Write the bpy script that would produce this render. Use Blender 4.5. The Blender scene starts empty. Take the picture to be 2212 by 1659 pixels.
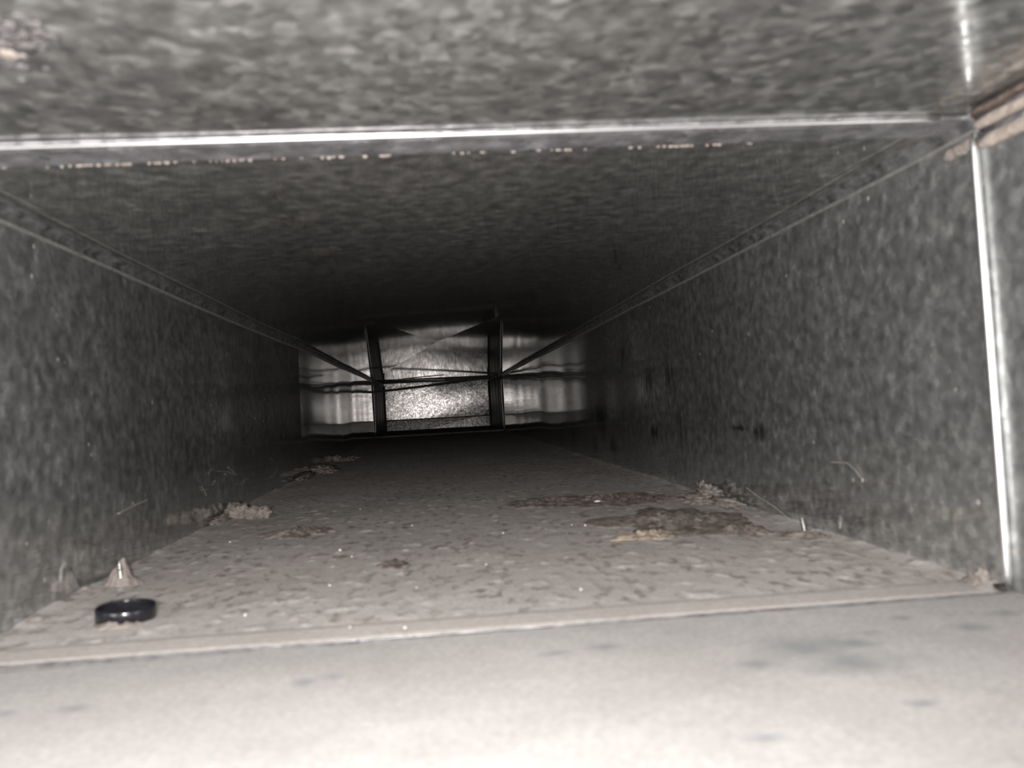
import bpy, bmesh, math, random
import numpy as np
from mathutils import Vector, Matrix

random.seed(7)
SC = bpy.context.scene
COL = SC.collection

# ------------------------------------------------------------------ camera, world, flash, exposure
U = 0.0954                      # metres: height of the lens above the duct floor
XL, XR = -2.17 * U, 2.62 * U    # left and right duct walls
ZC = 2.215 * U                  # mean duct ceiling height (floor is z = 0)
ZNL, ZNR, ZFL, ZFR = 2.156 * U, 2.240 * U, 2.140 * U, 2.105 * U    # ceiling corners: near left/right, far left/right

YJ = 0.362                      # first transverse joint
YK = 3.05                       # second transverse joint
YE = 3.75                       # end panel
Y0 = -0.22                      # open mouth of the duct, behind the lens

F_PX = 1850.0
RX = Vector((0.994243836300266, -0.05255901274582996, 0.09336350549392201))    # image right/down/forward
RY = Vector((-0.09200474420169663, 0.02770903114846419, 0.9953729635856069))
RZ = Vector((-0.05490283256181135, -0.9982333193056608, 0.022713854906038805))
right = Vector((RX[0], RY[0], RZ[0])); down = Vector((RX[1], RY[1], RZ[1])); fwd = Vector((RX[2], RY[2], RZ[2]))
CAM = Vector((0, 0, U))

cam_data = bpy.data.cameras.new('camera')
cam_data.sensor_width = 36.0
cam_data.lens = F_PX / 2212 * 36.0
cam_data.clip_start = 0.005
cam_data.dof.use_dof = True
cam_data.dof.focus_distance = 1.9
cam_data.dof.aperture_fstop = cam_data.lens / 2.3
cam = bpy.data.objects.new('camera', cam_data)
COL.objects.link(cam)
m = Matrix.Identity(4)
for i in range(3):
    m[i][0] = right[i]; m[i][1] = -down[i]; m[i][2] = -fwd[i]; m[i][3] = CAM[i]
cam.matrix_world = m
SC.camera = cam

world = bpy.data.worlds.new('room_light')
SC.world = world
world.use_nodes = True
bg = world.node_tree.nodes['Background']
bg.inputs[0].default_value = (0.92, 1.0, 0.97, 1)
bg.inputs[1].default_value = 0.8

flash_data = bpy.data.lights.new('phone_flash', 'AREA')
flash_data.shape = 'DISK'
flash_data.size = 0.016
flash_data.energy = 3.4
flash_data.color = (1.0, 0.962, 0.94)
flash = bpy.data.objects.new('phone_flash', flash_data)
COL.objects.link(flash)
flash.location = (-0.030, 0.002, U + 0.006)
flash.rotation_euler = (math.radians(90), 0, math.radians(-3))

SC.view_settings.view_transform = 'Standard'
SC.view_settings.look = 'None'
SC.view_settings.gamma = 1.0
SC.view_settings.use_curve_mapping = False
SC.view_settings.exposure = 0.3
SC.cycles.max_bounces = 14
SC.cycles.glossy_bounces = 10
SC.cycles.diffuse_bounces = 4
SC.cycles.sample_clamp_indirect = 3.0
SC.cycles.blur_glossy = 0.6
SC.cycles.use_denoising = True

# ------------------------------------------------------------------ helpers
def zc(x, y):
    """height of the slightly skew ceiling"""
    t = (x - XL) / (XR - XL); w = np.clip((y - 0.362) / (3.05 - 0.362), 0, 1)
    return (ZNL + (ZNR - ZNL) * t) * (1 - w) + (ZFL + (ZFR - ZFL) * t) * w
def ray(px, py):
    c = Vector(((px - 1106) / F_PX, (py - 829.5) / F_PX, 1.0))
    return Vector((RX.dot(c), RY.dot(c), RZ.dot(c)))
def on_floor(px, py, z=0.0):
    r = ray(px, py); return CAM + r * ((z - U) / r.z)
def on_ceil(px, py, z=None):
    r = ray(px, py); return CAM + r * (((ZC if z is None else z) - U) / r.z)
def on_x(px, py, x):
    r = ray(px, py); return CAM + r * (x / r.x)

_rs = np.random.RandomState(3)
_LAT = _rs.rand(256, 256)
def vnoise(x, y):
    """smooth value noise of numpy arrays, 0..1"""
    xi = np.floor(x).astype(int); yi = np.floor(y).astype(int)
    fx = x - xi; fy = y - yi
    fx = fx * fx * (3 - 2 * fx); fy = fy * fy * (3 - 2 * fy)
    a = _LAT[xi % 256, yi % 256]; b = _LAT[(xi + 1) % 256, yi % 256]
    c = _LAT[xi % 256, (yi + 1) % 256]; d = _LAT[(xi + 1) % 256, (yi + 1) % 256]
    return (a * (1 - fx) + b * fx) * (1 - fy) + (c * (1 - fx) + d * fx) * fy
def fbm(x, y, o=4):
    s = 0; a = 0.5; t = 0
    for k in range(o):
        s = s + a * vnoise(x * 2 ** k + 17.3 * k, y * 2 ** k + 9.1 * k); t += a; a *= 0.5
    return s / t

def link(name, me, mat, parent=None, smooth=True):
    o = bpy.data.objects.new(name, me)
    COL.objects.link(o)
    if mat: me.materials.append(mat)
    if smooth and len(me.polygons):
        me.polygons.foreach_set('use_smooth', [True] * len(me.polygons))
    if parent is not None: o.parent = parent
    return o
def grid_mesh(name, P, flip=False):
    """P: array (n, m, 3) of points"""
    n, mm = P.shape[:2]
    idx = np.arange(n * mm).reshape(n, mm)
    q = np.stack([idx[:-1, :-1], idx[1:, :-1], idx[1:, 1:], idx[:-1, 1:]], -1).reshape(-1, 4)
    if flip: q = q[:, ::-1]
    me = bpy.data.meshes.new(name)
    me.from_pydata(P.reshape(-1, 3).tolist(), [], q.tolist())
    me.update()
    return me
def empty(name, loc=(0, 0, 0)):
    o = bpy.data.objects.new(name, None); COL.objects.link(o); o.location = loc
    o.empty_display_size = 0.02
    return o
def tag(o, label=None, cat=None, group=None, kind=None):
    if label: o['label'] = label
    if cat: o['category'] = cat
    if group: o['group'] = group
    if kind: o['kind'] = kind
    return o
def bm_obj(name, bm, mat, parent=None, smooth=True):
    bmesh.ops.recalc_face_normals(bm, faces=bm.faces)
    me = bpy.data.meshes.new(name); bm.to_mesh(me); bm.free()
    return link(name, me, mat, parent, smooth)
def tube(bm, pts, radii, seg=8, cap=True):
    pts = [Vector(p) for p in pts]
    rings = []
    for i, p in enumerate(pts):
        t = (pts[min(i + 1, len(pts) - 1)] - pts[max(i - 1, 0)]).normalized()
        a = t.cross(Vector((0, 0, 1)))
        if a.length < 1e-3: a = t.cross(Vector((1, 0, 0)))
        a.normalize(); b = t.cross(a)
        r = radii[i] if hasattr(radii, '__len__') else radii
        rings.append([bm.verts.new(p + (a * math.cos(k * 2 * math.pi / seg) + b * math.sin(k * 2 * math.pi / seg)) * r) for k in range(seg)])
    for r0, r1 in zip(rings, rings[1:]):
        for k in range(seg):
            bm.faces.new((r0[k], r0[(k + 1) % seg], r1[(k + 1) % seg], r1[k]))
    if cap:
        bm.faces.new(rings[0][::-1]); bm.faces.new(rings[-1])
def extrude_profile(bm, prof, path):
    """prof: list of offsets (Vector) ; path: list of points ; closed profile swept along path"""
    rings = [[bm.verts.new(Vector(p) + Vector(q)) for q in prof] for p in path]
    n = len(prof)
    for r0, r1 in zip(rings, rings[1:]):
        for k in range(n):
            bm.faces.new((r0[k], r0[(k + 1) % n], r1[(k + 1) % n], r1[k]))
    bm.faces.new(rings[0][::-1]); bm.faces.new(rings[-1])
def box(bm, lo, hi, bevel=0.0):
    g = bmesh.ops.create_cube(bm, size=1.0)
    vs = g['verts']
    for v in vs:
        v.co = Vector([lo[i] + (v.co[i] + 0.5) * (hi[i] - lo[i]) for i in range(3)])
    if bevel:
        es = list({e for v in vs for e in v.link_edges})
        bmesh.ops.bevel(bm, geom=es, offset=bevel, segments=2, affect='EDGES', profile=0.6)
def lump(bm, c, r, seed, rough=0.35, sub=3, freq=3.0):
    from mathutils import noise
    g = bmesh.ops.create_icosphere(bm, subdivisions=sub, radius=1.0)
    off = Vector((seed * 3.7, seed * 1.3, seed * 5.1))
    for v in g['verts']:
        d = 1 + rough * noise.fractal(v.co * freq * 0.5 + off, 0.8, 2.0, 4)
        v.co = Vector((c[0] + v.co.x * r[0] * d, c[1] + v.co.y * r[1] * d, c[2] + v.co.z * r[2] * d))

# ------------------------------------------------------------------ materials
def nodes_of(name):
    mat = bpy.data.materials.new(name); mat.use_nodes = True
    nt = mat.node_tree
    return mat, nt, nt.nodes['Principled BSDF']
def N(nt, t, **kw):
    n = nt.nodes.new(t)
    for k, v in kw.items():
        if k.startswith('i_'): n.inputs[k[2:].replace('_', ' ')].default_value = v
        else: setattr(n, k, v)
    return n
def ramp(nt, src, stops):
    n = nt.nodes.new('ShaderNodeValToRGB')
    el = n.color_ramp.elements
    el[0].position, el[0].color = stops[0][0], (*stops[0][1], 1)
    el[1].position, el[1].color = stops[-1][0], (*stops[-1][1], 1)
    for p, c in stops[1:-1]:
        e = el.new(p); e.color = (*c, 1)
    nt.links.new(src, n.inputs[0])
    return n
def g3(v): return (v, v, v)
def mix(nt, fac, a, b, typ='MIX'):
    n = nt.nodes.new('ShaderNodeMix'); n.data_type = 'RGBA'; n.blend_type = typ
    for s, v in ((0, fac), (6, a), (7, b)):
        if hasattr(v, 'node'): nt.links.new(v, n.inputs[s])
        else: n.inputs[s].default_value = v if s == 0 else (*v, 1)
    return n.outputs[2]
def coords(nt, scale=(1, 1, 1)):
    tc = nt.nodes.new('ShaderNodeTexCoord'); mp = nt.nodes.new('ShaderNodeMapping')
    mp.inputs['Scale'].default_value = scale
    nt.links.new(tc.outputs['Object'], mp.inputs[0])
    return mp.outputs[0]
def noise_tex(nt, vec, scale, detail=3, rough=0.55):
    n = N(nt, 'ShaderNodeTexNoise'); n.inputs['Scale'].default_value = scale
    n.inputs['Detail'].default_value = detail; n.inputs['Roughness'].default_value = rough
    nt.links.new(vec, n.inputs['Vector'])
    return n.outputs[0]

def mark_mask(nt, marks, nz, amp, soft=(0.75, 1.15)):
    """soft-edged stains: each mark is (centre, radii) in object space; the outline is broken up by noise"""
    tc = nt.nodes.new('ShaderNodeTexCoord'); total = None
    for c, r in marks:
        mp = nt.nodes.new('ShaderNodeMapping'); mp.vector_type = 'POINT'
        sc = [1.0 / x if x else 0.0 for x in r]
        mp.inputs['Scale'].default_value = sc
        mp.inputs['Location'].default_value = [-c[i] * sc[i] for i in range(3)]
        nt.links.new(tc.outputs['Object'], mp.inputs[0])
        ln = N(nt, 'ShaderNodeVectorMath', operation='LENGTH'); nt.links.new(mp.outputs[0], ln.inputs[0])
        ad = N(nt, 'ShaderNodeMath', operation='MULTIPLY_ADD'); nt.links.new(nz, ad.inputs[0]); ad.inputs[1].default_value = amp
        nt.links.new(ln.outputs['Value'], ad.inputs[2])
        mr = N(nt, 'ShaderNodeMapRange'); mr.inputs['From Min'].default_value = soft[0] + amp * 0.5; mr.inputs['From Max'].default_value = soft[1] + amp * 0.5
        mr.inputs['To Min'].default_value = 1.0; mr.inputs['To Max'].default_value = 0.0
        nt.links.new(ad.outputs[0], mr.inputs['Value'])
        if total is None: total = mr.outputs[0]
        else:
            mx = N(nt, 'ShaderNodeMath', operation='MAXIMUM'); nt.links.new(total, mx.inputs[0]); nt.links.new(mr.outputs[0], mx.inputs[1]); total = mx.outputs[0]
    return total

def galvanised(name, base=(0.50, 0.51, 0.50), metal=0.84, rough=(0.10, 0.26), fleck=170.0, streak=None, bump=0.004, dots=True, contrast=0.3, marks=None):
    mat, nt, b = nodes_of(name)
    v = coords(nt)
    vo = N(nt, 'ShaderNodeTexVoronoi'); vo.inputs['Scale'].default_value = fleck
    nt.links.new(v, vo.inputs['Vector'])
    sep = N(nt, 'ShaderNodeSeparateColor'); nt.links.new(vo.outputs['Color'], sep.inputs[0])
    n1 = noise_tex(nt, v, fleck * 0.55, 3, 0.6)
    n2 = noise_tex(nt, v, 7, 4, 0.6)
    c1 = ramp(nt, sep.outputs[0], [(0.0, tuple(x * (1 - contrast) for x in base)), (0.75, base), (1.0, tuple(min(1, x * (1 + contrast)) for x in base))])
    c2 = ramp(nt, n1, [(0.3, g3(0.7)), (0.6, g3(1.0)), (0.75, g3(1.25))])
    col = mix(nt, 1.0, c1.outputs[0], c2.outputs[0], 'MULTIPLY')
    c3 = ramp(nt, n2, [(0.3, g3(0.8)), (0.7, g3(1.08))])
    col = mix(nt, 1.0, col, c3.outputs[0], 'MULTIPLY')
    rr = ramp(nt, sep.outputs[1], [(0.0, g3(rough[0])), (1.0, g3(rough[1]))])
    rcol = rr.outputs[0]
    if marks:
        col = mix(nt, mark_mask(nt, marks, noise_tex(nt, coords(nt, streak or (1, 1, 1)), 1.0, 4, 0.7), 4.0, (0.1, 0.9)), col, (0.10, 0.10, 0.10))
    met = ramp(nt, n1, [(0.35, g3(metal)), (0.72, g3(metal - 0.1))])
    if dots:
        vd = N(nt, 'ShaderNodeTexVoronoi'); vd.inputs['Scale'].default_value = 38
        nt.links.new(v, vd.inputs['Vector'])
        dr = ramp(nt, vd.outputs['Distance'], [(0.035, g3(1.0)), (0.06, g3(0.0))])
        col = mix(nt, dr.outputs[0], col, (0.42, 0.38, 0.34))
        inv = mix(nt, dr.outputs[0], met.outputs[0], (0.0, 0.0, 0.0))
        nt.links.new(inv, b.inputs['Metallic'])
    else:
        nt.links.new(met.outputs[0], b.inputs['Metallic'])
    nt.links.new(col, b.inputs['Base Color'])
    nt.links.new(rcol, b.inputs['Roughness'])
    bp = N(nt, 'ShaderNodeBump'); bp.inputs['Strength'].default_value = bump; bp.inputs['Distance'].default_value = 0.002
    nt.links.new(n1, bp.inputs['Height']); nt.links.new(bp.outputs[0], b.inputs['Normal'])
    return mat

def dusty(name, base, dark, grey=None, spot=105.0, bump=0.45, thr=(0.52, 0.63), marks=None):
    mat, nt, b = nodes_of(name)
    v = coords(nt); v2 = coords(nt, (1.0, 0.55, 1.0))
    n1 = noise_tex(nt, v2, spot, 3, 0.55)
    n2 = noise_tex(nt, v, 9, 5, 0.65)
    n3 = noise_tex(nt, v, 420, 2, 0.6)
    n4 = noise_tex(nt, v2, 24, 3, 0.6)
    spotm = ramp(nt, n1, [(thr[0], g3(0)), (thr[1], g3(1))])
    area = ramp(nt, n4, [(0.38, g3(0.25)), (0.62, g3(1))])
    fac = mix(nt, 1.0, spotm.outputs[0], area.outputs[0], 'MULTIPLY')
    tone = ramp(nt, n2, [(0.3, tuple(x * 0.86 for x in base)), (0.5, base), (0.72, tuple(min(1, x * 1.1) for x in base))])
    col = mix(nt, fac, tone.outputs[0], dark)
    fine = ramp(nt, n3, [(0.3, g3(0.86)), (0.7, g3(1.1))])
    col = mix(nt, 1.0, col, fine.outputs[0], 'MULTIPLY')
    if marks:
        col = mix(nt, mark_mask(nt, marks, noise_tex(nt, coords(nt, (1.0, 0.8, 1.0)), 60, 4, 0.65), 2.4, (0.1, 1.25)), col, grey)
    nt.links.new(col, b.inputs['Base Color'])
    b.inputs['Roughness'].default_value = 0.95
    b.inputs['Specular IOR Level'].default_value = 0.15
    bp = N(nt, 'ShaderNodeBump'); bp.inputs['Strength'].default_value = bump; bp.inputs['Distance'].default_value = 0.002
    hh = mix(nt, 0.5, n1, n3)
    nt.links.new(hh, bp.inputs['Height']); nt.links.new(bp.outputs[0], b.inputs['Normal'])
    return mat

def plain(name, col, rough=0.5, metal=0.0, spec=0.5, nscale=120, var=0.2, bump=0.2):
    mat, nt, b = nodes_of(name)
    v = coords(nt)
    n = noise_tex(nt, v, nscale, 4, 0.6)
    r = ramp(nt, n, [(0.3, tuple(x * (1 - var) for x in col)), (0.7, tuple(min(1, x * (1 + var)) for x in col))])
    nt.links.new(r.outputs[0], b.inputs['Base Color'])
    b.inputs['Roughness'].default_value = rough; b.inputs['Metallic'].default_value = metal
    b.inputs['Specular IOR Level'].default_value = spec
    bp = N(nt, 'ShaderNodeBump'); bp.inputs['Strength'].default_value = bump; bp.inputs['Distance'].default_value = 0.001
    nt.links.new(n, bp.inputs['Height']); nt.links.new(bp.outputs[0], b.inputs['Normal'])
    return mat

def floor_mark(px, py, wpx, hpx):
    c = on_floor(px, py); a = on_floor(px, py - hpx / 2); b = on_floor(px, py + hpx / 2)
    return ((c.x, c.y, 0), (wpx / 2 / F_PX * c.y, abs(a.y - b.y) / 2, 0.0))
def wall_mark(px, py, wpx, hpx, x):
    a, b = on_x(px - wpx / 2, py, x), on_x(px + wpx / 2, py, x)
    c = on_x(px, py, x)
    return ((c.x, c.y, c.z), (0.0, abs(a.y - b.y) / 2, hpx / 2 / F_PX * c.y))
M_ceil_near = galvanised('galvanised_ceiling_near', (0.53, 0.53, 0.515), 0.84, (0.10, 0.24), 190, contrast=0.38, dots=False)
M_wall_near = galvanised('galvanised_wall_near', (0.46, 0.47, 0.47), 0.82, (0.30, 0.42), 190, contrast=0.2)
M_ceil = galvanised('galvanised_ceiling', (0.52, 0.52, 0.505), 0.85, (0.03, 0.055), 190, contrast=0.2, dots=False)
M_wall = galvanised('galvanised_wall', (0.47, 0.475, 0.47), 0.78, (0.05, 0.10), 190, contrast=0.2)
M_wall_marked = galvanised('galvanised_wall_smudged', (0.47, 0.475, 0.47), 0.78, (0.05, 0.10), 190, streak=(1, 150, 22), contrast=0.2,
    marks=[wall_mark(*q, XR) for q in ((1300, 900, 26, 110), (1287, 960, 12, 90), (1322, 965, 22, 60), (1402, 825, 22, 75), (1447, 815, 28, 110), (1468, 920, 10, 120), (1415, 935, 34, 40), (1635, 935, 40, 50), (1595, 925, 50, 14), (1345, 770, 10, 70), (1165, 735, 14, 40), (1238, 940, 14, 60), (1212, 950, 10, 50))])
M_wall_far = plain('dimmed_far_wall', (0.10, 0.096, 0.092), 0.5, 0.4, 0.2, 90, 0.6, 0.2)  # far walls' dim reflection put into a darker base colour
M_end = galvanised('galvanised_end', (0.37, 0.35, 0.338), 0.97, (0.17, 0.26), 230, bump=0.10, dots=False, contrast=0.6)
M_cleat = galvanised('galvanised_cleat', (0.52, 0.51, 0.54), 0.7, (0.2, 0.4), 150, dots=False)
M_bead = plain('bright_folded_edge', (0.9, 0.9, 0.9), 0.34, 1.0, 0.5, 400, 0.06, 0.05)
M_seam = plain('dull_seam_metal', (0.24, 0.24, 0.242), 0.45, 0.72, 0.5, 90, 0.75, 0.4)
M_lip = plain('seam_lip_metal', (0.52, 0.52, 0.51), 0.4, 0.72, 0.5, 160, 0.25, 0.2)
M_gap = plain('gap_shade_and_dirt', (0.10, 0.095, 0.095), 0.8, 0.0, 0.2, 160, 0.5, 0.3)  # shade of the floor gap as colour; also real ceiling dirt
M_dark = plain('dark_metal_and_shade', (0.035, 0.032, 0.03), 0.6, 0.2, 0.3, 160, 0.4, 0.3)  # dark cleats; also shade coloured into far ceiling, seam and corners
M_floor = dusty('dusty_floor', (0.46, 0.432, 0.413), (0.235, 0.203, 0.182), spot=130)
M_floor_near = dusty('dusty_floor_near', (0.36, 0.347, 0.338), (0.325, 0.31, 0.30), (0.23, 0.237, 0.241), thr=(0.6, 0.75), bump=0.12,
    marks=[floor_mark(*q) for q in ((1740, 1404, 260, 60), (1850, 1434, 260, 52), (1640, 1440, 110, 26), (1850, 1395, 120, 24), (655, 1478, 70, 18), (720, 1465, 60, 14), (160, 1535, 90, 18), (10, 1545, 60, 16), (1950, 1338, 60, 12), (2090, 1358, 90, 26), (2170, 1328, 90, 16), (1655, 1600, 110, 22), (1200, 1415, 70, 14), (1880, 1370, 60, 14), (2000, 1523, 90, 16), (1310, 1400, 90, 14))])
M_strip = dusty('dusty_cleat', (0.42, 0.39, 0.37), (0.36, 0.33, 0.31), thr=(0.6, 0.8), bump=0.15)
M_fluff = dusty('brown_fluff', (0.26, 0.226, 0.203), (0.11, 0.092, 0.08), spot=170, bump=0.9, thr=(0.40, 0.58))
M_fluff2 = dusty('pale_fluff', (0.27, 0.238, 0.216), (0.14, 0.12, 0.104), spot=170, bump=0.9, thr=(0.5, 0.7))
M_tan = dusty('tan_fluff', (0.32, 0.268, 0.215), (0.16, 0.132, 0.108), spot=170, bump=0.8, thr=(0.5, 0.7))
M_seal = plain('old_sealant', (0.33, 0.285, 0.25), 0.8, 0, 0.2, 220, 0.3, 0.5)
M_dirt = plain('brown_dirt', (0.13, 0.10, 0.085), 0.9, 0, 0.1, 160, 0.4, 0.5)
M_rubber = plain('black_plastic', (0.012, 0.012, 0.016), 0.22, 0, 0.5, 300, 0.3, 0.15)
M_zinc = plain('zinc_screw', (0.75, 0.74, 0.72), 0.3, 1.0, 0.5, 300, 0.1, 0.1)
M_chip = plain('pale_grit', (0.72, 0.70, 0.67), 0.45, 0, 0.5, 300, 0.08, 0.2)
M_fibre = plain('grey_fibre', (0.36, 0.34, 0.31), 0.9, 0, 0.1, 300, 0.2, 0.1)

# ------------------------------------------------------------------ the duct itself
floor = tag(empty('floor'), kind='structure')
ceiling = tag(empty('ceiling'), kind='structure')
wall_left = tag(empty('wall_left'), kind='structure')
wall_right = tag(empty('wall_right'), kind='structure')
wall_end = tag(empty('wall_end'), kind='structure')

def floor_h(x, y):
    return 0.0007 * (fbm(x * 60 + 3, y * 38 + 5, 4) - 0.5) + 0.0022 * (fbm(x * 9, y * 5, 3) - 0.5) * np.clip((y - 0.4) * 3, 0, 1) \
        + 0.0008 * np.clip(fbm(x * 130 + 40, y * 75 + 12, 2) - 0.62, 0, 1) * 4
def jy(x, y, base):          # the first joint is a little skew on the floor
    return y
# main floor panel
ys = np.concatenate([np.linspace(YJ, 0.9, 420), np.linspace(0.9, 1.8, 240)[1:], np.linspace(1.8, YK, 140)[1:]])
xs = np.linspace(XL - 0.004, XR + 0.004, 360)
Y, X = np.meshgrid(ys, xs, indexing='ij')
H = floor_h(X, Y)
edge = np.exp(-np.abs(X - XL) / 0.008) * 0.004 * fbm(X * 0 + 3.3, Y * 30, 3) + np.exp(-np.abs(XR - X) / 0.008) * 0.004 * fbm(X * 0 + 8.3, Y * 30, 3)
link('panel', grid_mesh('panel', np.stack([X, Y, H + edge], -1), True), M_floor, floor)
ys = np.linspace(Y0, YJ - 0.004, 150); xs = np.linspace(XL - 0.004, XR + 0.004, 120)
Y, X = np.meshgrid(ys, xs, indexing='ij')
link('panel', grid_mesh('panel', np.stack([X, Y, 0.0006 + 0.0006 * (fbm(X * 40, Y * 40, 3) - 0.5)], -1), True), M_floor_near, floor)
ys = np.linspace(YK - 0.02, YE + 0.06, 40); xs = np.linspace(XL - 0.004, XR + 0.004, 40)
Y, X = np.meshgrid(ys, xs, indexing='ij')
link('panel', grid_mesh('panel', np.stack([X, Y, np.where(Y < YK - 0.018, -0.01, 0.004) + 0.002 * fbm(X * 60, Y * 40, 3)], -1), True), M_floor, floor)
# dusty slip joint lying across the floor
bm = bmesh.new()
path = [(XL + (XR - XL) * t, YJ + 0.0055 - 0.0100 * t, 0) for t in np.linspace(-0.005, 1.0, 40)]
prof = [Vector(q) for q in ((0, 0.0010, -0.003), (0, 0.0010, 0.0001), (0, 0.0045, 0.0009), (0, 0.022, 0.0011), (0, 0.028, 0.0004), (0, 0.028, -0.003))]
extrude_profile(bm, prof, path)
bm_obj('joint_cleat', bm, M_strip, floor, smooth=False)
bm = bmesh.new()
extrude_profile(bm, [Vector(q) for q in ((0, -0.0035, -0.003), (0, -0.0035, 0.0009), (0, -0.0030, 0.0012), (0, 0.0006, 0.0002), (0, 0.0012, -0.003))], path)
bm_obj('joint_gap_shade', bm, M_gap, floor, smooth=False)  # flush dark strip, the open gap's shade put into its colour
bm = bmesh.new()
tube(bm, [(p[0], p[1] + 0.0012, 0.0003) for p in path], 0.0004, 6)
bm_obj('folded_edge', bm, M_seam, floor)

# cross-broken ceiling panel
def quad_fan(name, c, corners, n, mat, parent, wave=0.0):
    """four flat triangles meeting in a raised centre, each finely divided"""
    bm = bmesh.new()
    cv = bm.verts.new(c)
    vs = [bm.verts.new(p) for p in corners]
    for k in range(4):
        bm.faces.new((cv, vs[k], vs[(k + 1) % 4]))
    bmesh.ops.recalc_face_normals(bm, faces=bm.faces)
    me = bpy.data.meshes.new(name); bm.to_mesh(me); bm.free()
    return link(name, me, mat, parent, smooth=False)
XM = 0.012
quad_fan('panel', (XM, 1.56, 0.5 * (ZNL + ZNR) + 0.0045), [(XL - 0.002, YJ, ZNL), (XR + 0.002, YJ, ZNR), (XR + 0.002, YK, ZFR), (XL - 0.002, YK, ZFL)], 1, M_ceil, ceiling)
ys = np.linspace(Y0, YJ + 0.004, 30); xs = np.linspace(XL, XR, 30)
Y, X = np.meshgrid(ys, xs, indexing='ij')
link('panel', grid_mesh('panel', np.stack([X, Y, zc(X, Y) + 0.0006 + 0.001 * (fbm(X * 8, Y * 8, 2) - 0.5)], -1)), M_ceil_near, ceiling)
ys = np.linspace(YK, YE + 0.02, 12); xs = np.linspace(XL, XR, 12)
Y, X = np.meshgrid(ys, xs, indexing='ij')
link('panel', grid_mesh('panel', np.stack([X, Y, zc(X, Y) + (Y - YK) * 0.008], -1)), M_dark, ceiling)  # shade behind the hanging strip put into this panel's colour
# slip joint across the ceiling
YC = 0.3460
bm = bmesh.new()
def cy(x): return YC + 0.0185 * (x - XL) / (XR - XL)
path = [(XL + (XR - XL) * t, cy(XL + (XR - XL) * t), float(zc(XL + (XR - XL) * t, 0))) for t in np.linspace(0, 1, 60)]
prof = [Vector(q) for q in ((0, 0, 0.003), (0, 0, -0.0008), (0, 0.004, -0.0014), (0, 0.024, -0.0012), (0, 0.0265, -0.0006), (0, 0.0265, 0.003))]
extrude_profile(bm, prof, path)
bm_obj('joint_cleat', bm, M_cleat, ceiling, smooth=False)
bm = bmesh.new()
tube(bm, [(p[0], p[1] - 0.0004, p[2] - 0.0009) for p in path[:-2]], 0.0009, 12)
bm_obj('folded_edge', bm, M_bead, ceiling)
bm = bmesh.new()
tube(bm, [(XL + (XR - XL) * 0.80 * t, cy(XL + (XR - XL) * 0.80 * t) - 0.0045 + 0.004 * t, float(zc(XL + (XR - XL) * 0.80 * t, 0)) - 0.0006) for t in np.linspace(0, 1, 20)], [0.0010 - 0.0009 * t for t in np.linspace(0, 1, 20)], 8)
bm_obj('folded_edge', bm, M_cleat, ceiling)
# ragged sealant crumbs along the far edge of the slip joint
bm = bmesh.new()
for k in range(210):
    px = random.uniform(-40, 1610)
    if fbm(np.array([px / 60.0]), np.array([2.2]), 2)[0] < 0.5 and random.random() < 0.8: continue
    p = on_ceil(px, 352 - px * 0.0145)
    r = random.uniform(0.0003, 0.0008)
    lump(bm, (p.x, cy(p.x) + 0.0265 + random.uniform(-0.0005, 0.0008), float(zc(p.x, 0)) - 0.0009), (r * random.uniform(1, 2.4), r, r * 0.8), k, 0.4, 1)
tag(bm_obj('sealant_crumbs', bm, M_seal, ceiling), kind='stuff')

# side walls, oil-canned
def wavy(y, seed, side):
    """inward bow of the wall (m): shallow vertical ripples of the sheet"""
    t = (y - YJ) / (YK - YJ)
    env = np.clip(t * 5, 0, 1) * np.clip((1 - t) * 6, 0, 1)
    w = 0.00075 * np.sin(2 * np.pi * y / 0.62 + seed) + 0.00042 * np.sin(2 * np.pi * y / 0.34 + 2.1 * seed) + 0.0002 * np.sin(2 * np.pi * y / 0.19 + 0.7 * seed)
    return w * env
def wall_x(x0, side, seed, Y, Z):
    s = 1 if side == 'R' else -1
    zb = np.sin(np.pi * np.clip(Z / ZC, 0, 1)) * 0.7 + 0.3
    X = x0 + s * wavy(Y, seed, side) * zb + s * 0.0008 * np.sin(2 * np.pi * Y / 1.1 + Z * 9 + seed)
    if side == 'L':                 # shallow dent in the left sheet
        t = np.clip((Y - 1.04) / 0.30, 0, 1)
        X = X + 0.0055 * np.where(Y < 1.34, t * t, np.clip((YK - Y) / (YK - 1.34), 0, 1))
    return X
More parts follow.
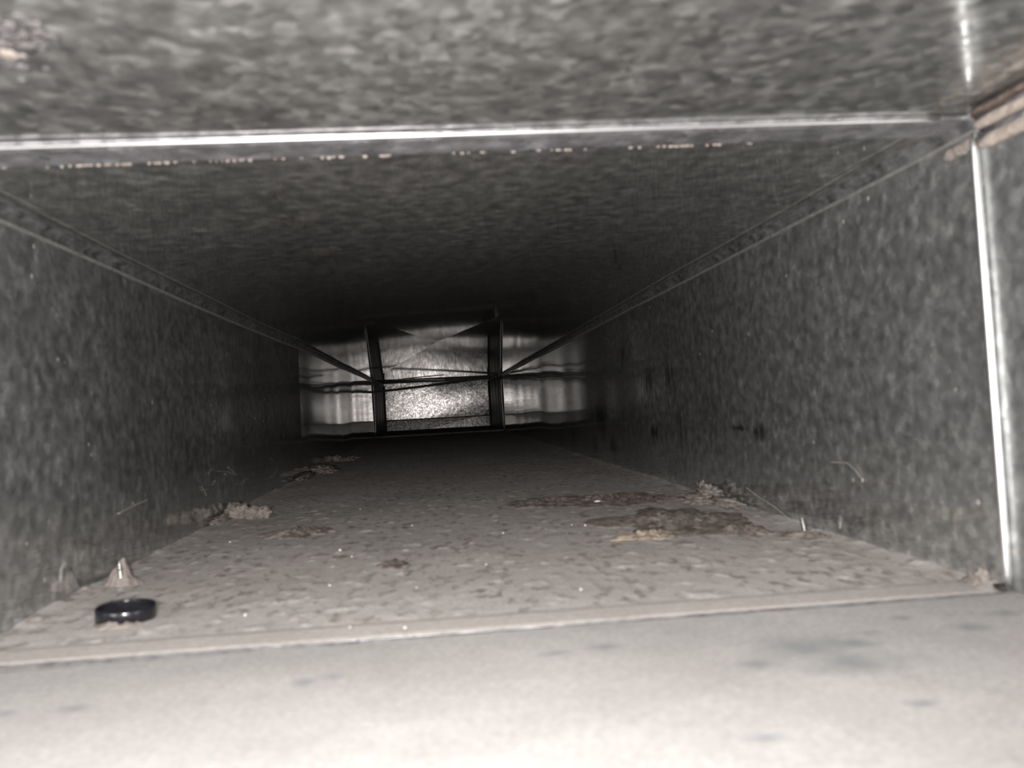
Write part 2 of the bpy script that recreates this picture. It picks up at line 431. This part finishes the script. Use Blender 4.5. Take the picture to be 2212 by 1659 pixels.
def wall(x0, side, parent, seed):
    ys = np.linspace(YJ - 0.004, YK, 420); zs = np.linspace(-0.012, ZC + 0.006, 14)
    Y, Z = np.meshgrid(ys, zs, indexing='ij')
    s = 1 if side == 'R' else -1
    X = wall_x(x0, side, seed, Y, Z)
    link('panel', grid_mesh('panel', np.stack([X, Y, Z], -1), side == 'L'), M_wall_marked if side == 'R' else M_wall, parent)
    ys = np.linspace(Y0, YJ - 0.002, 30)
    Y, Z = np.meshgrid(ys, zs, indexing='ij')
    link('panel', grid_mesh('panel', np.stack([x0 + 0 * Y, Y, Z], -1), side == 'L'), M_wall_near, parent)
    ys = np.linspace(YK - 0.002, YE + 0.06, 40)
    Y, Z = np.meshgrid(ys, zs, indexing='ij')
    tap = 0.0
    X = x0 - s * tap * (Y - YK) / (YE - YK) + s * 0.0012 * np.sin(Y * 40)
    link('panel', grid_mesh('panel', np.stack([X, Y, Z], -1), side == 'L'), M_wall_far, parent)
    # joint at the far end: dark drive cleat with a thin bright edge
    bm = bmesh.new(); box(bm, (min(x0, x0 - s * 0.0022), YK - 0.004, 0.001), (max(x0, x0 - s * 0.0022), YK + 0.018, float(zc(x0, YK)) - 0.002), 0.0008)
    bm_obj('drive_cleat', bm, M_dark, parent)
    bm = bmesh.new(); tube(bm, [(x0 - s * 0.0026, YK - 0.003, z) for z in np.linspace(0.004, float(zc(x0, YK)) - 0.004, 12)], 0.0007, 6)
    bm_obj('folded_edge', bm, M_bead, parent)
    # standing lock seam under the ceiling
    prof = [(0.0060, -0.001), (0.0058, 0.0010), (0.0046, 0.0022), (0.0030, 0.0028), (0.0012, 0.0036), (0.0003, 0.0050), (0.0003, 0.0095), (-0.001, 0.010), (-0.001, -0.001)]
    prof = [Vector((-s * w * 0.6, 0, -d * (0.62 if d > 0 else 1))) for w, d in prof]
    ya = YJ + 0.010 if side == 'L' else 0.352
    path = [(float(wall_x(x0, side, seed, np.array([y]), np.array([ZC]))[0]), y, float(zc(x0, y)) + 0.0003 * math.sin(y * 13)) for y in np.linspace(ya, YK - 0.004, 200)]
    bm = bmesh.new(); extrude_profile(bm, prof, path)
    bm_obj('lock_seam', bm, M_seam, parent)
    bm = bmesh.new(); tube(bm, [(p[0] - s * 0.0006, p[1], p[2] - 0.0068) for p in path], 0.0011, 8)
    bm_obj('seam_lip', bm, M_lip, parent)
wall(XL, 'L', wall_left, 1.0)
wall(XR, 'R', wall_right, 2.6)

# bright folded edge of the drive cleat on the right wall at the first joint
bm = bmesh.new()
pts = []
for t in np.linspace(0, 1, 30):
    py = 288 + (1276 - 288) * t; px = 2103 + 0.0775 * (py - 300)
    pts.append(on_x(px, py, XR - 0.002))
tube(bm, pts, [0.0014] + [0.0020] * 28 + [0.0009], 14)
bm_obj('folded_edge', bm, M_bead, wall_right)
yj = pts[0].y
# near corner: hem and old sealant on the right, ceiling side
prof = [Vector((-w, 0, -d)) for w, d in ((0.004, -0.001), (0.004, 0.002), (0.0025, 0.0035), (0.001, 0.009), (0.002, 0.0105), (0.0015, 0.012), (-0.002, 0.012), (-0.002, -0.001))]
bm = bmesh.new(); extrude_profile(bm, prof, [(XR, y, ZNR) for y in np.linspace(Y0, yj - 0.003, 20)])
bm_obj('lock_seam', bm, M_cleat, wall_right)
for (dz, rx, rz, mt, nm) in ((0.0015, 0.005, 0.0013, M_dirt, 'dirt_line'), (0.0065, 0.0028, 0.0026, M_seal, 'sealant_bead'), (0.0140, 0.0016, 0.0034, M_seal, 'sealant_bead')):
    bm = bmesh.new()
    for k in range(34):
        y = yj - 0.012 - k * 0.0042
        lump(bm, (XR - (0.003 if dz < 0.013 else 0.0006), y, ZNR - dz), (rx, 0.011, rz), k * 0.05 + dz * 1000, 0.2, 2)
    bm_obj(nm, bm, mt, wall_right)
bm = bmesh.new()
for k in range(4):
    lump(bm, (XR - 0.0005, yj + 0.006 + k * 0.0045, ZNR - 0.0115 - 0.001 * random.random()), (0.0012, 0.006, 0.0030), k + 50, 0.3, 2)
bm_obj('sealant_bead', bm, M_fluff2, wall_right)
# dark notch at the foot of the joint
bm = bmesh.new(); lump(bm, on_x(2163, 1268, XR - 0.003), (0.003, 0.004, 0.0016), 3, 0.3, 2)
bm_obj('corner_gap', bm, M_dark, wall_right)
# dirt lumps, and pale lumps coloured as blurred glints, on the near ceiling, far left
bm = bmesh.new(); bm2 = bmesh.new()
for k in range(60):
    p = on_ceil(random.gauss(15, 45), random.gauss(60, 34))
    r = random.uniform(0.0008, 0.0022)
    lump(bm2 if k % 12 else bm, (p.x, p.y, float(zc(p.x, p.y)) - r * 0.1), (r * 1.2, r * 1.4, r * (0.4 if k % 12 else 0.5)), k, 0.5, 2)
tag(bm_obj('dirt_specks', bm2, M_gap, ceiling), kind='stuff')
tag(bm_obj('pale_glints', bm, M_seal, ceiling), kind='stuff')  # sparkle highlights put into the pale colour of these lumps

# end panel (two sheets)
def at_end(px, py, y=YE):
    r = ray(px, py); return CAM + r * (y / r.y)
xl, xr = XL + 0.002, XR - 0.002
xs = np.linspace(XL - 0.004, XR + 0.004, 120); zs = np.linspace(0.052, ZC + 0.004, 60)
X, Z = np.meshgrid(xs, zs, indexing='ij')
q = (Z - 0.108) - 0.13 * (X - 0.02)
kx = 0.05 + 0.36 / (1 + np.exp(-(X - 0.02) / 0.03))
Yp = YE + kx * q * q * 1.0 + 0.0006 * (fbm(X * 30, Z * 30, 3) - 0.5)
upper = link('panel', grid_mesh('panel', np.stack([X, Yp, Z], -1)), M_end, wall_end)
zs = np.linspace(-0.004, 0.056, 20)
X, Z = np.meshgrid(xs, zs, indexing='ij')
crease = np.clip((X - 0.06) * 0.22 - (Z - 0.020), 0, 1)
Yp = YE + 0.006 + Z * 0.12 + crease * 0.03
link('panel', grid_mesh('panel', np.stack([X, Yp, Z], -1)), M_end, wall_end)
bm = bmesh.new(); tube(bm, [(x, YE - 0.0005 + 0.3 * (0.052 - 0.108 - 0.13 * (x - .02)) ** 2, 0.0522) for x in np.linspace(xl, xr, 12)], 0.0009, 6)
bm_obj('folded_edge', bm, M_bead, wall_end)
bm = bmesh.new(); tube(bm, [(x, YE + 0.002, 0.0500) for x in np.linspace(xl, xr, 12)], 0.0022, 8)
bm_obj('joint_gap_shade', bm, M_dark, wall_end)  # dark rod paints the shadow line under the upper sheet
for x0, x1 in ((XL, XL + 0.0045), (XR - 0.0045, XR)):
    bm = bmesh.new(); box(bm, (x0 - 0.001, YE - 0.03, 0), (x1 + 0.001, YE - 0.004, ZFR), 0.001)
    bm_obj('corner_shade_strip', bm, M_dark, wall_end)  # added dark strip, carries the shade of the corner recess as colour
for px, py in ((835, 925), (1053, 912), (1048, 819)):
    p = at_end(px, py, YE - 0.006)
    bm = bmesh.new(); lump(bm, p, (0.0035, 0.003, 0.0028), px, 0.3, 2)
    bm_obj('sealant_dab', bm, M_chip, wall_end)

# drooping slip joint at the far end of the ceiling
def bar(name, p0, p1, h, th, mat, parent, sag=0.0):
    bm = bmesh.new()
    p0, p1 = Vector(p0), Vector(p1)
    prof = [Vector(v) for v in ((0, -th, -h / 2), (0, -th, h / 2), (0, th, h / 2), (0, th, -h / 2))]
    path = []
    for t in np.linspace(0, 1, 24):
        p = p0.lerp(p1, t); p.z -= sag * math.sin(math.pi * t); path.append(p)
    extrude_profile(bm, prof, path)
    return bm_obj(name, bm, mat, parent, smooth=False)
bar('joint_cleat', at_end(806, 818, YK), at_end(1076, 806, YK), 0.012, 0.008, M_dark, ceiling, -0.002)
strap = bar('loose_cleat', at_end(797, 848, YK - 0.02), at_end(1074, 811, YK - 0.02), 0.0075, 0.0016, M_dark, None, 0.003)
tag(strap, 'long dark metal strip hanging loose across the far end of the duct, left end drooping', 'metal strip')
strap2 = bar('bent_cleat', at_end(818, 818, YK + 0.05), at_end(960, 820, YK + 0.01), 0.004, 0.004, M_seam, None, 0.002)
tag(strap2, 'thin bent sliver of metal between the drooping dark strip and the far ceiling joint', 'metal strip')

# ------------------------------------------------------------------ things lying in the duct
def fh(x, y): return float(floor_h(np.array([x]), np.array([y]))[0])

# black plastic ring
rx, ry, R0 = -0.1550, 0.4385, 0.0138
zr = fh(rx, ry) - 0.0004
bm = bmesh.new()
seg = 72
prof = [(R0, 0.0003), (R0 + 0.0001, 0.0068), (R0 - 0.0003, 0.0074), (R0 - 0.0010, 0.0076), (R0 - 0.0016, 0.0073), (R0 - 0.0017, 0.0066), (R0 - 0.0017, 0.0003), (R0 - 0.0009, 0.0)]
rings = []
for k in range(seg):
    a = 2 * math.pi * k / seg
    rings.append([bm.verts.new((r * math.cos(a), r * math.sin(a), z)) for r, z in prof])
for k in range(seg):
    a, b = rings[k], rings[(k + 1) % seg]
    for j in range(len(prof)):
        bm.faces.new((a[j], b[j], b[(j + 1) % len(prof)], a[(j + 1) % len(prof)]))
ring = bm_obj('plastic_ring', bm, M_rubber)
ring.location = (rx, ry, zr)
ring.rotation_euler = (math.radians(2.5), math.radians(1.0), 0.3)
tag(ring, 'small black plastic ring lying flat on the dusty duct floor near the left wall', 'ring')

def mound(name, c, rx, ry, h, mat, seed, rough=0.5, rings=16, seg=44, rot=0.0, parent=None, peak=1.4, freq=90, nz=1.3):
    """irregular heap with a ragged outline, its rim sunk a little into the floor"""
    bm = bmesh.new()
    rows = []
    for i in range(rings + 1):
        t = i / rings
        row = []
        for k in range(seg):
            a = 2 * math.pi * k / seg
            out = 1 + rough * (fbm(np.array([math.cos(a) * 2.4 + seed * 3.1 + 20]), np.array([math.sin(a) * 2.4 + seed + 20]), 5)[0] - 0.5) * 2
            lx, ly = rx * t * out * math.cos(a), ry * t * out * math.sin(a)
            x = c[0] + lx * math.cos(rot) - ly * math.sin(rot); y = c[1] + lx * math.sin(rot) + ly * math.cos(rot)
            n = fbm(np.array([x * freq * 3 + seed * 7 + 160]), np.array([y * freq * 2 + seed * 3 + 160]), 4)[0]
            z = h * (1 - t) ** peak * (1 + 1.1 * (n - 0.5)) + h * nz * (n - 0.42) * (1 - t * t) * min(1, t * 4)
            x = min(max(x, XL + 0.0006), XR - 0.0006)
            row.append(bm.verts.new((x, y, fh(x, y) + max(z, 0) - (0.0012 if i == rings else -0.0004))))
        rows.append(row)
    for r0, r1 in zip(rows, rows[1:]):
        for k in range(seg):
            bm.faces.new((r0[k], r0[(k + 1) % seg], r1[(k + 1) % seg], r1[k]))
    bmesh.ops.remove_doubles(bm, verts=bm.verts, dist=1e-6)
    return bm_obj(name, bm, mat, parent)

tag(mound('dust_heap', on_floor(250, 1352), 0.011, 0.007, 0.0022, M_fluff2, 4, freq=120), 'low crumb of brown dust pressed against the left foot of the black ring', 'dust')

# sheet metal screw tips coming up through the floor
def screw(label, base, lean, L):
    root = empty('screw', (base.x, base.y, fh(base.x, base.y)))
    tag(root, label, 'screw')
    ax = Vector(lean).normalized()
    q = Vector((0, 0, 1)).rotation_difference(ax)
    bm = bmesh.new()
    n, seg = 60, 16
    rows = []
    for i in range(n + 1):
        t = i / n; z = -0.003 + (L + 0.003) * t
        core = 0.00145 if t < 0.72 else 0.00145 * (1 - (t - 0.72) / 0.28) + 0.00012
        row = []
        for k in range(seg):
            a = 2 * math.pi * k / seg
            ph = (z / 0.0016 - a / (2 * math.pi)) % 1.0
            th = max(0, 1 - abs(ph - 0.5) * 4) * 0.00055 * min(1, (1 - t) * 5)
            row.append(bm.verts.new(q @ Vector(((core + th) * math.cos(a), (core + th) * math.sin(a), z))))
        rows.append(row)
    for r0, r1 in zip(rows, rows[1:]):
        for k in range(seg):
            bm.faces.new((r0[k], r0[(k + 1) % seg], r1[(k + 1) % seg], r1[k]))
    bm.faces.new(rows[-1])
    cut = int(n * 0.74)
    tip = bm.copy()
    bmesh.ops.delete(tip, geom=[f for f in tip.faces if f.calc_center_median().dot(ax) < -0.003 + (L + 0.003) * cut / n], context='FACES')
    bmesh.ops.delete(bm, geom=[f for f in bm.faces if f.calc_center_median().dot(ax) >= -0.003 + (L + 0.003) * cut / n], context='FACES')
    bm_obj('threaded_shank', bm, M_zinc, root)
    bm_obj('point', tip, M_zinc, root)
    return root
s1 = on_floor(262, 1266); s2 = on_floor(1739, 1152)
screw('pointed screw tip rising from a cone of dust behind the black ring', s1, (-0.04, 0.0, 1), 0.0150)
screw('bright screw tip leaning left beside the foot of the right wall', s2, (-0.12, 0.05, 1), 0.0105)
tag(mound('dust_heap', (s1.x + 0.0005, s1.y + 0.005, 0), 0.0115, 0.009, 0.0135, M_fluff2, 11, 0.35, peak=1.1, freq=60, nz=0.4), 'steep brown cone of dust heaped around the left screw tip', 'dust')
c = on_floor(1745, 1160)
tag(mound('dust_heap', (c.x, c.y, 0), 0.013, 0.022, 0.0030, M_fluff2, 23, 0.4, rot=0.5), 'low brown ridge of dust around the right screw tip', 'dust')

# matted fluff and dust banks
def mat_at(px, py, rx, ry, h, mt, seed, label, rough=0.5, rot=0.0, freq=90, peak=0.7, name='dust_mat', cat='dust', rings=30, seg=110):
    c = on_floor(px, py)
    return tag(mound(name, (c.x, c.y, 0), rx, ry, h, mt, seed, rough, rings, seg, rot, peak=peak, freq=freq), label, cat)
mat_at(1450, 1128, 0.052, 0.066, 0.0030, M_fluff, 31, 'broad dark brown mat of fluff on the right half of the floor', 0.55)
mat_at(1392, 1160, 0.022, 0.014, 0.0032, M_tan, 37, 'tan curl of fluff at the front left edge of the broad brown mat', 0.6, freq=150)
mat_at(1330, 1080, 0.062, 0.055, 0.0035, M_fluff, 41, 'thin dark patch of matted dust behind the broad brown mat', 0.7)
mat_at(1600, 1150, 0.020, 0.024, 0.0026, M_fluff, 43, 'small dark flake of fluff between the broad brown mat and the right screw tip', 0.7)
mat_at(1205, 1085, 0.042, 0.042, 0.0025, M_fluff, 47, 'faint reddish brown patch of dust left of the white sliver', 0.8)
mat_at(640, 1152, 0.026, 0.030, 0.0028, M_fluff, 53, 'grey brown tuft of dust with a small dark hole right of the wall clump', 0.6)
mat_at(850, 1220, 0.010, 0.020, 0.0012, M_fluff, 59, 'faint dark smear of dust on the floor left of centre', 0.7)

def clump(px, py, parts, label, mt, seed):
    c = on_floor(px, py)
    bm = bmesh.new()
    for k, (dx, dy, dz, rx, ry, rz) in enumerate(parts):
        x = min(c.x + dx, XR - rx * 0.8); x = max(x, XL + rx * 0.8)
        lump(bm, (x, c.y + dy, fh(x, c.y + dy) + dz), (rx, ry, rz), seed + k, 0.5, 4, 6.0)
    return tag(bm_obj('dust_clump', bm, mt), label, 'dust')
clump(530, 1118, [(-0.020, 0.02, 0.004, 0.012, 0.020, 0.008), (-0.006, 0.004, 0.003, 0.012, 0.013, 0.008), (0.008, -0.006, 0.003, 0.008, 0.010, 0.008), (0.019, -0.008, 0.002, 0.007, 0.008, 0.008), (-0.024, 0.05, 0.003, 0.008, 0.03, 0.004), (-0.026, -0.02, 0.002, 0.006, 0.03, 0.004)],
      'lumpy pale brown clump of dust against the left wall', M_fluff2, 5)
clump(1525, 1083, [(0.010, 0.01, 0.004, 0.010, 0.022, 0.009), (-0.004, 0.0, 0.002, 0.014, 0.02, 0.005), (0.016, -0.03, 0.001, 0.010, 0.03, 0.004), (0.004, 0.02, 0.008, 0.003, 0.004, 0.008)],
      'pale pinkish tuft of dust against the foot of the right wall', M_fluff2, 15)
clump(690, 1018, [(-0.01, 0.0, 0.003, 0.02, 0.05, 0.007), (0.016, -0.03, 0.001, 0.02, 0.04, 0.005), (-0.018, -0.12, 0.001, 0.010, 0.08, 0.005)],
      'low bank of dust at the foot of the left wall beyond the pale clump', M_fluff2, 25)
clump(728, 996, [(0.0, 0.0, 0.004, 0.010, 0.02, 0.008), (0.022, 0.02, 0.002, 0.02, 0.05, 0.006)],
      'farthest small knob of dust along the left wall', M_fluff2, 35)
c = on_floor(2127, 1262)
clump(2122, 1262, [(0.0, 0.0, 0.002, 0.005, 0.005, 0.003), (0.003, -0.002, 0.003, 0.003, 0.004, 0.004)],
      'pinkish dab of dirt in the right corner beside the bright joint edge', M_fluff2, 45)

# pale grit and slivers on the dusty floor
def chip(px, py, w, d, h, rot, label, group=None, mt=None, seed=0):
    p = on_floor(px, py)
    bm = bmesh.new(); lump(bm, (0, 0, 0), (w * 0.7, d * 0.7, h * 0.7), seed + 2, 0.3, 2)
    o = bm_obj('grit_grain', bm, mt or M_chip)
    o.location = (p.x, p.y, fh(p.x, p.y) + h * 0.55); o.rotation_euler = (0, 0, rot)
    return tag(o, label, 'grit', group)
chip(1291, 1093, 0.0046, 0.0016, 0.0013, 0.1, 'white elongated sliver on the dark patch of dust right of centre', seed=1).location.z += 0.0034
chip(735, 1193, 0.0015, 0.0014, 0.0011, 0, 'brightest round white grain on the left half of the floor', seed=2)
chip(530, 1330, 0.0010, 0.0010, 0.0008, 0, 'pale grain between the black ring and the floor joint', seed=3)
for k, (px, py, r) in enumerate([(1264, 1137, .0013), (778, 1101, .0010), (890, 1137, .0010), (497, 1173, .0010), (712, 1265, .0009), (1255, 1275, .0009), (1050, 1220, .0009), (1087, 1153, .0010), (760, 1203, .0009), (1235, 1135, .0008), (900, 1270, .0006), (1355, 1125, .0008)]):
    chip(px, py, r, r, r * 0.8, k, 'tiny pale grain of grit scattered on the dusty floor', 'tiny grit grains on the dusty floor', seed=k + 5)
o = chip(876, 1371, 0.0010, 0.0009, 0.0007, 0, 'white speck sitting on the floor joint left of centre', seed=30)
o.location.z = 0.003
o = chip(757, 1370, 0.0006, 0.0006, 0.0006, 0, 'smaller white speck sitting on the floor joint left of its brighter neighbour', seed=31)
o.location.z = 0.003

# threads clinging to the walls
def thread(pts, r, label, group=None, x=None):
    P = [on_x(px, py, x) for px, py in pts]
    Q = []
    for i in range(len(P) - 1):
        for t in np.linspace(0, 1, 7)[:-1]: Q.append(P[i].lerp(P[i + 1], t))
    Q.append(P[-1])
    bm = bmesh.new(); tube(bm, Q, r, 5)
    return tag(bm_obj('dust_thread', bm, M_fibre), label, 'thread', group)
thread([(1608, 1050), (1640, 1074), (1672, 1094), (1706, 1122)], 0.00035, 'long grey thread slanting down the right wall to the screw tip', x=XR - 0.0012)
thread([(1790, 998), (1830, 1000), (1850, 1018), (1862, 1035)], 0.00025, 'faint curved thread on the right wall ending in a pale speck', x=XR - 0.0012)
bm = bmesh.new(); lump(bm, on_x(1863, 1037, XR - 0.0012), (0.0007, 0.0014, 0.0014), 3, 0.3, 2)
tag(bm_obj('grit_grain', bm, M_seal), 'pale speck stuck to the right wall above the screw tip', 'grit')
thread([(1503, 1040), (1514, 1054), (1520, 1072)], 0.0003, 'short upright hair above the tuft at the foot of the right wall', x=XR - 0.0012)
random.seed(12)
for k in range(14):
    px, py = random.uniform(430, 600), random.uniform(985, 1075)
    if py > 1377 - 0.535 * px - 12: py = 1377 - 0.535 * px - 20
    a = random.uniform(-1.2, 1.2); L = random.uniform(10, 26)
    pts = [(px, py), (px + L * math.cos(a) * 0.5 + random.uniform(-4, 4), py + L * math.sin(a) * 0.5), (px + L * math.cos(a), py + L * math.sin(a) * 0.9)]
    thread(pts, 0.00022, 'wispy dust thread clinging low on the left wall', 'wispy threads low on the left wall', x=XL + 0.0012)
thread([(255, 1110), (290, 1092), (322, 1078)], 0.0003, 'faint slanting thread on the left wall above the black ring', x=XL + 0.0012)
